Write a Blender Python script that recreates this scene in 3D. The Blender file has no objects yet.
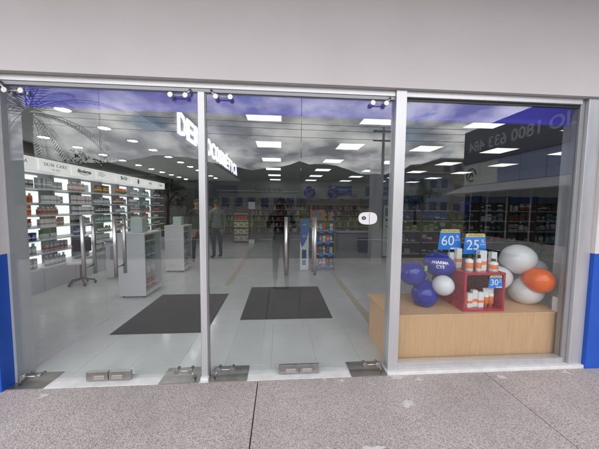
import bpy, bmesh, math, random
from mathutils import Vector, Matrix, noise as mnoise
random.seed(7)
R = math.radians
scene = bpy.context.scene
COL = scene.collection

# ------------------------------------------------------------------ camera
cam_d = bpy.data.cameras.new('camera'); cam = bpy.data.objects.new('camera', cam_d); COL.objects.link(cam)
cam_d.sensor_fit = 'HORIZONTAL'; cam_d.sensor_width = 36.0
cam_d.lens = 262.5 / 599 * 36.0
cam_d.clip_start = 0.02; cam_d.clip_end = 6000
yaw, pitch, roll = 0.0738, 0.0660, 0.0101
fwd = Vector((math.sin(yaw) * math.cos(pitch), math.cos(yaw) * math.cos(pitch), -math.sin(pitch)))
rgt = Vector((math.cos(yaw), -math.sin(yaw), 0)); upv = rgt.cross(fwd)
r2 = rgt * math.cos(roll) + upv * math.sin(roll); u2 = upv * math.cos(roll) - rgt * math.sin(roll)
M = Matrix((r2, u2, -fwd)).transposed().to_4x4(); M.translation = Vector((0, -2.344, 1.55))
cam.matrix_world = M
scene.camera = cam

# ------------------------------------------------------------------ sky, sun, exposure
SUN_EL, SUN_AZ = 52, 35      # azimuth from +Y towards -X: the sun stands behind the shop, the front is in shade
world = bpy.data.worlds.new('World'); scene.world = world; world.use_nodes = True
nt = world.node_tree; N = nt.nodes; L = nt.links
bg = N['Background']; bg.inputs['Strength'].default_value = 0.15
sky = N.new('ShaderNodeTexSky'); sky.sky_type = 'NISHITA'; sky.sun_disc = False
sky.sun_elevation = R(SUN_EL); sky.sun_rotation = R(-SUN_AZ); sky.air_density = 1.2; sky.dust_density = 1.5
tc = N.new('ShaderNodeTexCoord'); sep = N.new('ShaderNodeSeparateXYZ'); L.new(tc.outputs['Generated'], sep.inputs[0])
mz = N.new('ShaderNodeMath'); mz.operation = 'MAXIMUM'; mz.inputs[1].default_value = 0.0; L.new(sep.outputs['Z'], mz.inputs[0])
az = N.new('ShaderNodeMath'); az.operation = 'ADD'; az.inputs[1].default_value = 0.26; L.new(mz.outputs[0], az.inputs[0])
dv = N.new('ShaderNodeVectorMath'); dv.operation = 'DIVIDE'
cz = N.new('ShaderNodeCombineXYZ')
for k in range(3): L.new(az.outputs[0], cz.inputs[k])
L.new(tc.outputs['Generated'], dv.inputs[0]); L.new(cz.outputs[0], dv.inputs[1])
n1 = N.new('ShaderNodeTexNoise'); n1.inputs['Scale'].default_value = 1.9; n1.inputs['Detail'].default_value = 7; n1.inputs['Roughness'].default_value = .58
L.new(dv.outputs[0], n1.inputs['Vector'])
n2 = N.new('ShaderNodeTexNoise'); n2.inputs['Scale'].default_value = 3.6; n2.inputs['Detail'].default_value = 6; n2.inputs['Roughness'].default_value = .55
mp = N.new('ShaderNodeMapping'); mp.inputs['Location'].default_value = (3.1, 1.7, .4); L.new(dv.outputs[0], mp.inputs[0]); L.new(mp.outputs[0], n2.inputs['Vector'])
cr = N.new('ShaderNodeValToRGB'); cr.color_ramp.elements[0].position = .33; cr.color_ramp.elements[1].position = .43
L.new(n1.outputs['Fac'], cr.inputs[0])
cc = N.new('ShaderNodeValToRGB'); L.new(n2.outputs['Fac'], cc.inputs[0])
e = cc.color_ramp.elements; e[0].position = .38; e[0].color = (.24, .25, .28, 1); e[1].position = .66; e[1].color = (1, .98, .97, 1)
cs = N.new('ShaderNodeVectorMath'); cs.operation = 'SCALE'; cs.inputs['Scale'].default_value = 11.0; L.new(cc.outputs[0], cs.inputs[0])
mx = N.new('ShaderNodeMix'); mx.data_type = 'RGBA'
L.new(cr.outputs[0], mx.inputs['Factor']); L.new(sky.outputs[0], mx.inputs[6]); L.new(cs.outputs[0], mx.inputs[7])
L.new(mx.outputs[2], bg.inputs['Color'])

sun_d = bpy.data.lights.new('sun', 'SUN'); sun = bpy.data.objects.new('sun', sun_d); COL.objects.link(sun)
sun_d.energy = 0.6; sun_d.angle = R(20); sun_d.color = (1, .95, .88)
sdir = Vector((-math.sin(R(SUN_AZ)) * math.cos(R(SUN_EL)), math.cos(R(SUN_AZ)) * math.cos(R(SUN_EL)), math.sin(R(SUN_EL))))
sun.rotation_euler = sdir.to_track_quat('Z', 'Y').to_euler()
vs = scene.view_settings; vs.view_transform = 'Standard'; vs.look = 'None'; vs.gamma = 1; vs.exposure = 1.70
PANEL_E, DOWN_E, BAY_E, LETTER_E = 0.38, 13.0, .30, .36
cy = scene.cycles
cy.use_denoising = True; cy.max_bounces = 8; cy.diffuse_bounces = 4; cy.glossy_bounces = 4; cy.transmission_bounces = 6; cy.transparent_max_bounces = 24
cy.caustics_reflective = False; cy.caustics_refractive = False; cy.sample_clamp_indirect = 6
try: cy.denoiser = 'OPENIMAGEDENOISE'
except Exception: pass

# ------------------------------------------------------------------ materials
MATS = {}
def mat(name, col, rough=.6, metal=0., var=0., vscale=8., bump=0., bscale=60., spec=.5, emit=None, estr=0., alpha=None, stretch=None, detail=4):
    if name in MATS: return MATS[name]
    m = bpy.data.materials.new(name); m.use_nodes = True; MATS[name] = m
    t = m.node_tree; b = t.nodes['Principled BSDF']
    b.inputs['Base Color'].default_value = (*col, 1); b.inputs['Roughness'].default_value = rough; b.inputs['Metallic'].default_value = metal
    b.inputs['Specular IOR Level'].default_value = spec
    tcn = None
    def coords():
        nonlocal tcn
        if tcn is None:
            g = t.nodes.new('ShaderNodeNewGeometry'); mpn = t.nodes.new('ShaderNodeMapping')
            if stretch: mpn.inputs['Scale'].default_value = stretch
            t.links.new(g.outputs['Position'], mpn.inputs[0]); tcn = mpn.outputs[0]
        return tcn
    if var:
        n = t.nodes.new('ShaderNodeTexNoise'); n.inputs['Scale'].default_value = vscale; n.inputs['Detail'].default_value = detail; n.inputs['Roughness'].default_value = .6
        t.links.new(coords(), n.inputs['Vector'])
        r = t.nodes.new('ShaderNodeValToRGB'); r.color_ramp.elements[0].position = .3; r.color_ramp.elements[1].position = .7
        r.color_ramp.elements[0].color = (*[c * (1 - var) for c in col], 1); r.color_ramp.elements[1].color = (*[min(1, c * (1 + var)) for c in col], 1)
        t.links.new(n.outputs['Fac'], r.inputs[0]); t.links.new(r.outputs[0], b.inputs['Base Color'])
        rr = t.nodes.new('ShaderNodeMapRange'); rr.inputs['To Min'].default_value = max(.02, rough - .08); rr.inputs['To Max'].default_value = min(1, rough + .08)
        t.links.new(n.outputs['Fac'], rr.inputs[0]); t.links.new(rr.outputs[0], b.inputs['Roughness'])
    if bump:
        n = t.nodes.new('ShaderNodeTexNoise'); n.inputs['Scale'].default_value = bscale; n.inputs['Detail'].default_value = 3
        t.links.new(coords(), n.inputs['Vector'])
        bp = t.nodes.new('ShaderNodeBump'); bp.inputs['Strength'].default_value = bump; bp.inputs['Distance'].default_value = .01
        t.links.new(n.outputs['Fac'], bp.inputs['Height']); t.links.new(bp.outputs[0], b.inputs['Normal'])
    if emit:
        b.inputs['Emission Color'].default_value = (*emit, 1); b.inputs['Emission Strength'].default_value = estr
    return m

def glass_mat(name, tint, k=.04):
    m = bpy.data.materials.new(name); m.use_nodes = True; MATS[name] = m
    t = m.node_tree; t.nodes.clear()
    out = t.nodes.new('ShaderNodeOutputMaterial'); mixn = t.nodes.new('ShaderNodeMixShader')
    tr = t.nodes.new('ShaderNodeBsdfTransparent'); tr.inputs[0].default_value = (*tint, 1)
    gl = t.nodes.new('ShaderNodeBsdfGlossy'); gl.inputs['Roughness'].default_value = 0.0; gl.inputs[0].default_value = (1, 1, 1, 1)
    lw = t.nodes.new('ShaderNodeLayerWeight'); lw.inputs['Blend'].default_value = .5
    p = t.nodes.new('ShaderNodeMath'); p.operation = 'POWER'; p.inputs[1].default_value = 5
    ml = t.nodes.new('ShaderNodeMath'); ml.operation = 'MULTIPLY_ADD'; ml.inputs[1].default_value = 1 - k; ml.inputs[2].default_value = k
    t.links.new(lw.outputs['Facing'], p.inputs[0]); t.links.new(p.outputs[0], ml.inputs[0]); t.links.new(ml.outputs[0], mixn.inputs[0])
    t.links.new(tr.outputs[0], mixn.inputs[1]); t.links.new(gl.outputs[0], mixn.inputs[2]); t.links.new(mixn.outputs[0], out.inputs[0])
    return m
GLASS = glass_mat('shop_glass', (.96, .975, .97), .045)
CLEAR = glass_mat('clear_acrylic', (.97, .985, .98), .04)

def pavement_mat():
    m = bpy.data.materials.new('washed_aggregate'); m.use_nodes = True; t = m.node_tree; b = t.nodes['Principled BSDF']
    g = t.nodes.new('ShaderNodeNewGeometry')
    def nz(s, d=4, r=.6):
        n = t.nodes.new('ShaderNodeTexNoise'); n.inputs['Scale'].default_value = s; n.inputs['Detail'].default_value = d; n.inputs['Roughness'].default_value = r
        t.links.new(g.outputs['Position'], n.inputs['Vector']); return n
    v = t.nodes.new('ShaderNodeTexVoronoi'); v.inputs['Scale'].default_value = 165; t.links.new(g.outputs['Position'], v.inputs['Vector'])
    vr = t.nodes.new('ShaderNodeValToRGB'); e = vr.color_ramp.elements
    e[0].position = .0; e[0].color = (.30, .262, .255, 1); e[1].position = 1; e[1].color = (.60, .545, .53, 1)
    x = e.new(.35); x.color = (.43, .385, .375, 1); x = e.new(.75); x.color = (.50, .45, .44, 1)
    sx = t.nodes.new('ShaderNodeSeparateColor'); t.links.new(v.outputs['Color'], sx.inputs[0]); t.links.new(sx.outputs[0], vr.inputs[0])
    big = nz(1.3, 5); br = t.nodes.new('ShaderNodeValToRGB'); br.color_ramp.elements[0].position = .3; br.color_ramp.elements[1].position = .72
    br.color_ramp.elements[0].color = (.82, .82, .83, 1); br.color_ramp.elements[1].color = (1.12, 1.1, 1.09, 1)
    t.links.new(big.outputs['Fac'], br.inputs[0])
    mm = t.nodes.new('ShaderNodeMix'); mm.data_type = 'RGBA'; mm.blend_type = 'MULTIPLY'; mm.inputs[0].default_value = 1
    t.links.new(vr.outputs[0], mm.inputs[6]); t.links.new(br.outputs[0], mm.inputs[7])
    # dark pits between the stones
    pit = nz(90, 2, .55); pr = t.nodes.new('ShaderNodeValToRGB'); pr.color_ramp.elements[0].position = .34; pr.color_ramp.elements[1].position = .42
    pr.color_ramp.elements[0].color = (.48, .46, .46, 1); pr.color_ramp.elements[1].color = (1, 1, 1, 1); t.links.new(pit.outputs['Fac'], pr.inputs[0])
    m2 = t.nodes.new('ShaderNodeMix'); m2.data_type = 'RGBA'; m2.blend_type = 'MULTIPLY'; m2.inputs[0].default_value = 1
    t.links.new(mm.outputs[2], m2.inputs[6]); t.links.new(pr.outputs[0], m2.inputs[7])
    # spilled white cement marks
    sp = nz(3.4, 6, .72); sr = t.nodes.new('ShaderNodeValToRGB'); sr.color_ramp.elements[0].position = .635; sr.color_ramp.elements[1].position = .70; t.links.new(sp.outputs['Fac'], sr.inputs[0])
    m3 = t.nodes.new('ShaderNodeMix'); m3.data_type = 'RGBA'; t.links.new(sr.outputs[0], m3.inputs[0]); t.links.new(m2.outputs[2], m3.inputs[6]); m3.inputs[7].default_value = (.6, .58, .56, 1)
    t.links.new(m3.outputs[2], b.inputs['Base Color']); b.inputs['Roughness'].default_value = .82
    bp = t.nodes.new('ShaderNodeBump'); bp.inputs['Strength'].default_value = .55; bp.inputs['Distance'].default_value = .006
    ad = t.nodes.new('ShaderNodeMath'); ad.operation = 'SUBTRACT'; t.links.new(pr.outputs[0], ad.inputs[0]); t.links.new(v.outputs['Distance'], ad.inputs[1])
    t.links.new(ad.outputs[0], bp.inputs['Height']); t.links.new(bp.outputs[0], b.inputs['Normal'])
    return m
PAVE = pavement_mat()
WHITE = mat('white_wall_paint', (.68, .645, .645), .75, var=.035, vscale=1.6, bump=.08, bscale=35)
BLUE = mat('blue_wall_paint', (.012, .085, .46), .5, var=.10, vscale=3, bump=.10, bscale=30)
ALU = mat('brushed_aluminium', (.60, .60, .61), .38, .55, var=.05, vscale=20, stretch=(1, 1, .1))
ALUD = mat('dark_channel_aluminium', (.33, .33, .345), .45, .4, var=.05)  # darker grey aluminium for the channels and the window jamb
STEEL = mat('stainless_steel', (.46, .45, .44), .33, 1., var=.12, vscale=9)
STEELD = mat('worn_steel_plate', (.36, .35, .34), .34, .85, var=.22, vscale=7)
THRESH = mat('white_threshold', (.70, .69, .68), .6, var=.10, vscale=9)
TILE = mat('grey_porcelain_tile', (.60, .61, .605), .16, var=.05, vscale=2.5)
GROUT = mat('tile_grout', (.50, .505, .50), .4, var=.05)
MATG = mat('charcoal_carpet', (.045, .045, .047), .95, var=.25, vscale=70, bump=.5, bscale=240)
MATB = mat('rubber_edge', (.028, .028, .03), .7)
CEIL = mat('ceiling_paint', (.34, .34, .345), .85, var=.02, vscale=2)
DROP = mat('dropped_ceiling_paint', (.62, .62, .615), .8, var=.02, vscale=2)
BULK = mat('grey_bulkhead_paint', (.20, .20, .215), .6, var=.04)
INWALL = mat('interior_wall_paint', (.46, .46, .465), .8, var=.03)
DARKBAND = mat('dark_wall_band', (.05, .048, .05), .6)
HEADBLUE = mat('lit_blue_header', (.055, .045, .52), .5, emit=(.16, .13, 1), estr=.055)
def lamp_mat(name, col, s):
    return mat(name, (.8, .8, .8), .5, emit=col, estr=s)
PANEL = lamp_mat('lit_panel', (1, 1, .98), PANEL_E)
DOWNL = lamp_mat('lit_downlight', (1, .99, .96), DOWN_E)
BAYL = lamp_mat('lit_shelf_back', (.96, 1, .97), BAY_E)
LETTER = lamp_mat('lit_letter', (.82, .84, 1), LETTER_E)
HEADER = lamp_mat('lit_header', (1, 1, 1), .10)
WHITEP = mat('white_lacquer', (.72, .72, .73), .35, var=.02)
GREYP = mat('light_grey_panel', (.40, .42, .44), .5, var=.04)
SHELFG = mat('grey_shelf', (.33, .345, .36), .45)
WOOD = mat('beech_laminate', (.68, .415, .225), .42, var=.10, vscale=5, stretch=(9, 9, .7), detail=6)
BROWN = mat('dark_brown_wood', (.10, .048, .03), .5, var=.2, vscale=6, stretch=(1, 1, 8))
RED = mat('red_lacquer', (.40, .022, .04), .28, var=.06)
BLACK = mat('black_plastic', (.015, .015, .017), .4)
INK = mat('black_print', (.02, .02, .022), .6)
GREYINK = mat('grey_print', (.12, .12, .13), .6)
SIGNBLUE = mat('sign_blue', (.0, .20, .72), .45)
SIGNYEL = mat('sign_yellow', (.72, .62, .22), .5)
SIGNWHITE = mat('sign_white', (.85, .87, .9), .5)
LINENAVY = mat('navy_print', (.02, .05, .20), .5)
BBLUE = mat('blue_latex', (.007, .018, .30), .16, var=.05)
BWHITE = mat('white_latex', (.72, .72, .74), .2, var=.03)
BORANGE = mat('orange_latex', (.85, .13, .006), .18, var=.04)
YTAPE = mat('worn_yellow_tape', (.50, .46, .37), .3, var=.12, vscale=18)

# ------------------------------------------------------------------ mesh helpers
class MB:
    def __init__(s): s.bm = bmesh.new(); s.mi = 0
    def _new(s, before):
        for f in s.bm.faces:
            if f.index == -1 or f not in before: pass
    def box(s, x0, x1, y0, y1, z0, z1, mi=0, bev=0):
        vs = [s.bm.verts.new((x, y, z)) for x in (x0, x1) for y in (y0, y1) for z in (z0, z1)]
        F = [(0, 1, 3, 2), (4, 6, 7, 5), (0, 4, 5, 1), (2, 3, 7, 6), (0, 2, 6, 4), (1, 5, 7, 3)]
        fs = [s.bm.faces.new([vs[i] for i in f]) for f in F]
        for f in fs: f.material_index = mi
        if bev:
            es = list({e for f in fs for e in f.edges})
            r = bmesh.ops.bevel(s.bm, geom=es, offset=bev, segments=2, affect='EDGES', profile=.6)
            for f in r['faces']: f.material_index = mi
        return s
    def prism(s, pts, a, b, axis='y', mi=0):
        def P(u, v, w): return {'y': (u, w, v), 'x': (w, u, v), 'z': (u, v, w)}[axis]
        A = [s.bm.verts.new(P(u, v, a)) for u, v in pts]; B = [s.bm.verts.new(P(u, v, b)) for u, v in pts]
        n = len(pts); fs = [s.bm.faces.new(A), s.bm.faces.new(B[::-1])]
        for i in range(n): fs.append(s.bm.faces.new((A[i], B[i], B[(i + 1) % n], A[(i + 1) % n])))
        for f in fs: f.material_index = mi
        return s
    def tube(s, pts, r, n=10, mi=0, cap=True, smooth=True):
        pts = [Vector(p) for p in pts]; rr = r if isinstance(r, (list, tuple)) else [r] * len(pts)
        rings = []
        for i, p in enumerate(pts):
            d = (pts[min(i + 1, len(pts) - 1)] - pts[max(i - 1, 0)]).normalized()
            a = d.orthogonal().normalized() if i == 0 else (a - d * a.dot(d)).normalized()
            b = d.cross(a)
            rings.append([s.bm.verts.new(p + (a * math.cos(2 * math.pi * k / n) + b * math.sin(2 * math.pi * k / n)) * rr[i]) for k in range(n)])
        for i in range(len(rings) - 1):
            for k in range(n):
                f = s.bm.faces.new((rings[i][k], rings[i][(k + 1) % n], rings[i + 1][(k + 1) % n], rings[i + 1][k])); f.smooth = smooth; f.material_index = mi
        if cap:
            for q in (rings[0][::-1], rings[-1]): f = s.bm.faces.new(q); f.material_index = mi
        return s
    def lathe(s, prof, c=(0, 0, 0), n=16, mi=0, mis=None):
        rings = []
        for r, z in prof:
            rings.append([s.bm.verts.new((c[0] + max(r, 1e-4) * math.cos(2 * math.pi * k / n), c[1] + max(r, 1e-4) * math.sin(2 * math.pi * k / n), c[2] + z)) for k in range(n)])
        for i in range(len(rings) - 1):
            for k in range(n):
                f = s.bm.faces.new((rings[i][k], rings[i][(k + 1) % n], rings[i + 1][(k + 1) % n], rings[i + 1][k])); f.smooth = True; f.material_index = mis[i] if mis else mi
        f = s.bm.faces.new(rings[0][::-1]); f.material_index = mis[0] if mis else mi
        f = s.bm.faces.new(rings[-1]); f.material_index = mis[-1] if mis else mi
        return s
    def quad(s, pts, mi=0):
        f = s.bm.faces.new([s.bm.verts.new(p) for p in pts]); f.material_index = mi; return s
    def mesh(s, name, mats):
        bmesh.ops.recalc_face_normals(s.bm, faces=s.bm.faces)
        me = bpy.data.meshes.new(name); s.bm.to_mesh(me); s.bm.free()
        for m in (mats if isinstance(mats, (list, tuple)) else [mats]): me.materials.append(m)
        return me
    def build(s, name, mats, parent=None, loc=None):
        return obj(name, s.mesh(name, mats), parent, loc)
def obj(name, me, parent=None, loc=None, rz=0):
    o = bpy.data.objects.new(name, me); COL.objects.link(o)
    if parent: o.parent = parent
    if loc: o.location = loc
    if rz: o.rotation_euler.z = rz
    return o
def tag(o, label, cat, group=None):
    o['label'] = label; o['category'] = cat
    if group: o['group'] = group
    return o
def thing(name, label, cat, loc=(0, 0, 0), rz=0, group=None):
    o = bpy.data.objects.new(name, None); o.empty_display_size = .1; COL.objects.link(o); o.location = loc; o.rotation_euler.z = rz
    return tag(o, label, cat, group)
def struct(o): o['kind'] = 'structure'; return o
def stuff(o): o['kind'] = 'stuff'; return o
def bx(name, m, parent, *a, bev=0): return MB().box(*a, bev=bev).build(name, m, parent)
def copy_tree(o, parent=None):
    c = o.copy(); COL.objects.link(c); c.parent = parent
    for ch in list(o.children): copy_tree(ch, c)
    return c
def text_mesh(s, size, extrude=.001, bold=0., font_scale=1., shear=0, align='CENTER', space=1.0):
    cu = bpy.data.curves.new('lettering', 'FONT'); cu.body = s; cu.size = size; cu.extrude = extrude; cu.offset = bold; cu.shear = shear
    cu.align_x = align; cu.align_y = 'CENTER'; cu.space_character = space; cu.resolution_u = 3
    o = bpy.data.objects.new('lettering', cu); COL.objects.link(o)
    dg = bpy.context.evaluated_depsgraph_get(); dg.update()
    me = bpy.data.meshes.new_from_object(o.evaluated_get(dg)); bpy.data.objects.remove(o); bpy.data.curves.remove(cu)
    return me
def lettering(s, size, m, parent, frame, name='lettering', **k):
    """frame: (origin, right, up) in the parent's space"""
    me = text_mesh(s, size, **k); me.materials.clear(); me.materials.append(m)
    o, r, u = (Vector(v) for v in frame); r.normalize(); u.normalize(); n = r.cross(u)
    mt = Matrix((r, u, n)).transposed().to_4x4(); mt.translation = o
    me.transform(mt)
    return obj(name, me, parent)

# ------------------------------------------------------------------ ground and pavement
g = struct(MB().box(-400, 400, -500, -.9, -.6, -.176).build('ground', mat('dry_grass_ground', (.07, .085, .035), .95, var=.3, vscale=.4)))
road = struct(MB().box(-120, 120, -17, -5.6, -.30, -.15).build('road', mat('asphalt', (.055, .055, .058), .85, var=.25, vscale=5, bump=.3, bscale=90)))
for k in range(-9, 10):
    bx('lane_dash', mat('road_paint', (.62, .62, .6), .6, var=.1), road, k * 5 - 1, k * 5 + 1, -11.36, -11.24, -.149, -.146)
pav = struct(MB().box(-14, 14, -5.35, .5, -.30, -.05).build('pavement', mat('joint_sand', (.11, .10, .095), .9)))
J = [-13.0 + 2.135 * k for k in range(13)]
off = -.19 - min(J, key=lambda v: abs(v + .19))
for k, x in enumerate(J[:-1]):
    for y0, y1 in ((-2.55, -.075), (-5.2, -2.558)):
        a, b = x + off + .004, x + 2.135 + off - .004
        o = bx('slab', PAVE, pav, a, b, y0, y1, -.049, random.uniform(-.0015, .0015), bev=.004)
for k in range(-9, 9):
    bx('kerb_stone', mat('kerb_concrete', (.33, .32, .31), .85, var=.12, vscale=8, bump=.2), pav, k * 1.5 + .003, k * 1.5 + 1.497, -5.50, -5.208, -.28, .002, bev=.012)

spl = [(1.08, -.11, .05, 'under the window post'), (1.26, -.15, .035, 'just right of the window post'), (1.02, -.42, .055, 'in front of the window post'), (.62, -.80, .06, 'at the bottom centre of the pavement'), (.80, -.86, .045, 'at the bottom right of centre'),
       (2.05, -.16, .05, 'below the middle of the shop window'), (2.72, -.13, .045, 'near the right pilaster'), (-1.9, -.16, .04, 'near the left floor plate'), (.55, -.12, .03, 'near the right floor plate')]
for x_, y_, r_, where in spl:
    n_ = 22; pts = []
    for k in range(n_):
        a = 2 * math.pi * k / n_; rr = r_ * (.35 + .75 * abs(mnoise.noise(Vector((math.cos(a) * 1.7 + x_ * 9, math.sin(a) * 1.7, y_ * 7)))) * 2)
        pts.append((x_ + 1.5 * rr * math.cos(a), y_ + .75 * rr * math.sin(a)))
    tag(MB().prism(pts, .0022, .0034, 'z').build('paint_splash', mat('splashed_white_paint', (.58, .56, .55), .8, var=.18, vscale=40)), 'small white paint splash on the pavement ' + where, 'paint splash', 'white paint splashes on the pavement')
# ------------------------------------------------------------------ store floor with tiles
floor = struct(MB().box(-4.62, 9.5, .075, 13.4, -.10, -.004).build('store_floor', GROUT))
tile_meshes = {}
def tile(x0, x1, y0, y1):
    w, d = round(x1 - x0, 3), round(y1 - y0, 3)
    if (w, d) not in tile_meshes: tile_meshes[(w, d)] = MB().box(0, w, 0, d, -.0035, 0, bev=.0008).mesh('tile', TILE)
    obj('tile', tile_meshes[(w, d)], floor, (x0, y0, random.uniform(-.0003, .0003)))
T = .45
xs = [-.08 + T * k for k in range(-11, 22)]
row_y = [.078] + [.16 + T * k for k in range(0, 8)]
NEAR_END = row_y[-1]
for j in range(len(row_y) - 1):
    for i in range(len(xs) - 1):
        a, b = max(xs[i], -4.62), min(xs[i + 1], 9.5)
        if b - a > .05: tile(a + .0012, b - .0012, row_y[j] + .0012, row_y[j + 1] - .0012)
far = MB(); y = NEAR_END
while y < 13.38:
    for i in range(len(xs) - 1):
        a, b = max(xs[i], -4.62), min(xs[i + 1], 9.5)
        if b - a > .05: far.quad([(a + .0012, y + .0012, 0), (b - .0012, y + .0012, 0), (b - .0012, min(13.39, y + T) - .0012, 0), (a + .0012, min(13.39, y + T) - .0012, 0)])
    y += T
stuff(far.build('far_tiles', TILE, floor))
for n_, (x, y0, y1) in enumerate(((-1.03, 2.75, 6.6), (1.24, .9, 4.6))):
    tag(MB().box(x - .055, x + .055, y0, y1, .001, .0032).build('floor_tape', YTAPE),
        ['faint worn yellow tape stripe on the floor left of the centre mat', 'faint worn yellow tape stripe on the floor right of the centre mat'][n_], 'floor tape', 'yellow tape stripes on the shop floor')

# ------------------------------------------------------------------ shop shell
struct(MB().box(-1.6, 9.5, .3, 13.4, 3.1, 3.2).build('ceiling', CEIL))
dc = struct(MB().box(-4.62, -1.632, .66, 8.7, 2.6, 2.68).build('dropped_ceiling', DROP))
bx('bulkhead_face', BULK, dc, -1.63, -1.6, .66, 8.7, 2.602, 3.098)
bx('bulkhead_end', BULK, dc, -4.62, -1.632, .66, .70, 2.682, 3.098)
bx('bulkhead_rear', BULK, dc, -4.62, -1.632, 8.66, 8.70, 2.682, 3.098)
struct(MB().box(-4.62, -1.602, .3, 13.4, 3.1, 3.2).build('ceiling', CEIL))
wl = struct(MB().box(-4.82, -4.622, .08, 13.4, -.1, 3.2).build('wall_left', INWALL))
bx('dark_band', DARKBAND, wl, -4.62, -4.24, 1.86, 8.5, 2.41, 2.598)
bx('dark_panel', mat('dark_recess_panel', (.045, .03, .028), .6), wl, -4.62, -4.55, 7.75, 13.3, 0, 2.45)
struct(MB().box(-4.82, 9.7, 13.402, 13.6, -.1, 3.25).build('wall_back', INWALL))
struct(MB().box(9.502, 9.7, .08, 13.401, -.1, 3.25).build('wall_right', INWALL))

sf = thing('shop_front_building', 'white and blue painted shop front wall framing the glass doors and window', 'building', (0, 0, 0))
ZS = 2.585
bx('bulkhead_wall', WHITE, sf, -2.9, 3.6, -.08, .26, ZS, 5.2)
for x0, x1 in ((-2.9, -2.285), (2.985, 3.6)):
    yy = -.10 if x0 < 0 else -.085
    y9 = .178 if x0 < 0 else .26
    bx('pilaster_base', BLUE, sf, x0, x1, yy, y9, -.05, 1.135, bev=.004)
    bx('pilaster_upper', WHITE, sf, x0, x1, yy + .001, y9, 1.136, ZS - .001 if x0 > 0 else ZS - .001)
for x0, x1 in ((-14, -2.903), (3.603, 9.7)):
    bx('side_wall_base', BLUE, sf, x0, x1, -.05, .07, -.05, 1.135)
    bx('side_wall', WHITE, sf, x0, x1, -.049, .07, 1.136, 5.2)
bx('jamb_reveal', mat('grey_reveal_paint', (.47, .48, .50), .6, var=.04), sf, -2.284, -2.262, .012, .18, 0, ZS - .001)
bx('window_reveal', mat('grey_reveal_paint', (.47, .48, .50)), sf, 2.955, 2.984, .062, .26, 0, ZS - .001)
bx('roof', mat('roof_sheet', (.3, .3, .31), .7), sf, -14, 9.7, .3, 13.6, 5.0, 5.15)
bx('blue_header', HEADBLUE, sf, -2.262, 2.96, .20, .25, 2.425, ZS - .001)
bx('header_return', mat('grey_head_lining', (.36, .36, .365), .7), sf, -2.262, 2.985, .262, .70, 2.60, 3.098)
cp = MB()
cp.box(-14, 7.7, -1.75, -.082, 3.95, 4.07)  # unseen canopy, its height and depth set to shade the upper wall
o = cp.build('unseen_canopy_soffit', mat('unseen_canopy_white', (.66, .64, .64), .7, var=.03), sf)
bx('unseen_canopy_fascia', BLUE, sf, -14, 7.7, -1.80, -1.752, 3.87, 4.45)

# door and window frame
df = thing('aluminium_door_frame', 'silver aluminium frame with slim post between the two pairs of glass doors', 'door frame')
bx('head_rail', ALU, df, -2.26, 1.008, -.03, .05, 2.535, ZS - .002)
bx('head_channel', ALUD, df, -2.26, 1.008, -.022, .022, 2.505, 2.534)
bx('post', ALU, df, -.692, -.638, -.035, .045, .0, 2.503, bev=.003)
for s_ in (-1, 1):
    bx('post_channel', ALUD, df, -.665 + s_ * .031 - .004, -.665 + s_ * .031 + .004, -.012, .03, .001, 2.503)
bx('post_shoe', THRESH, df, -.70, -.63, -.055, .047, .0005, .024, bev=.003)
bx('threshold', THRESH, df, -2.283, 1.008, -.073, .072, -.045, 0.0, bev=.003)

sw = thing('shop_window', 'large fixed shop window in silver aluminium frame in front of the wooden counter', 'window')
bx('mullion', ALU, sw, 1.01, 1.105, -.05, .06, .0, 2.583, bev=.003)
bx('bottom_rail', ALU, sw, 1.107, 2.80, -.035, .05, .03, .085, bev=.003)
bx('top_rail', ALU, sw, 1.107, 2.80, -.035, .05, 2.53, 2.583, bev=.003)
bx('top_channel', BLACK, sw, 1.107, 2.80, -.010, .02, 2.506, 2.529)
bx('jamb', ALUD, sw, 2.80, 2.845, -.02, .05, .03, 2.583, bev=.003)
bx('outer_jamb', ALU, sw, 2.847, 2.984, -.05, .06, .0, 2.583, bev=.003)
bx('sill', THRESH, sw, 1.0, 2.984, -.074, .07, -.045, .029, bev=.004)
bx('pane', GLASS, sw, 1.106, 2.80, -.004, .004, .08, 2.52)

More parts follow.
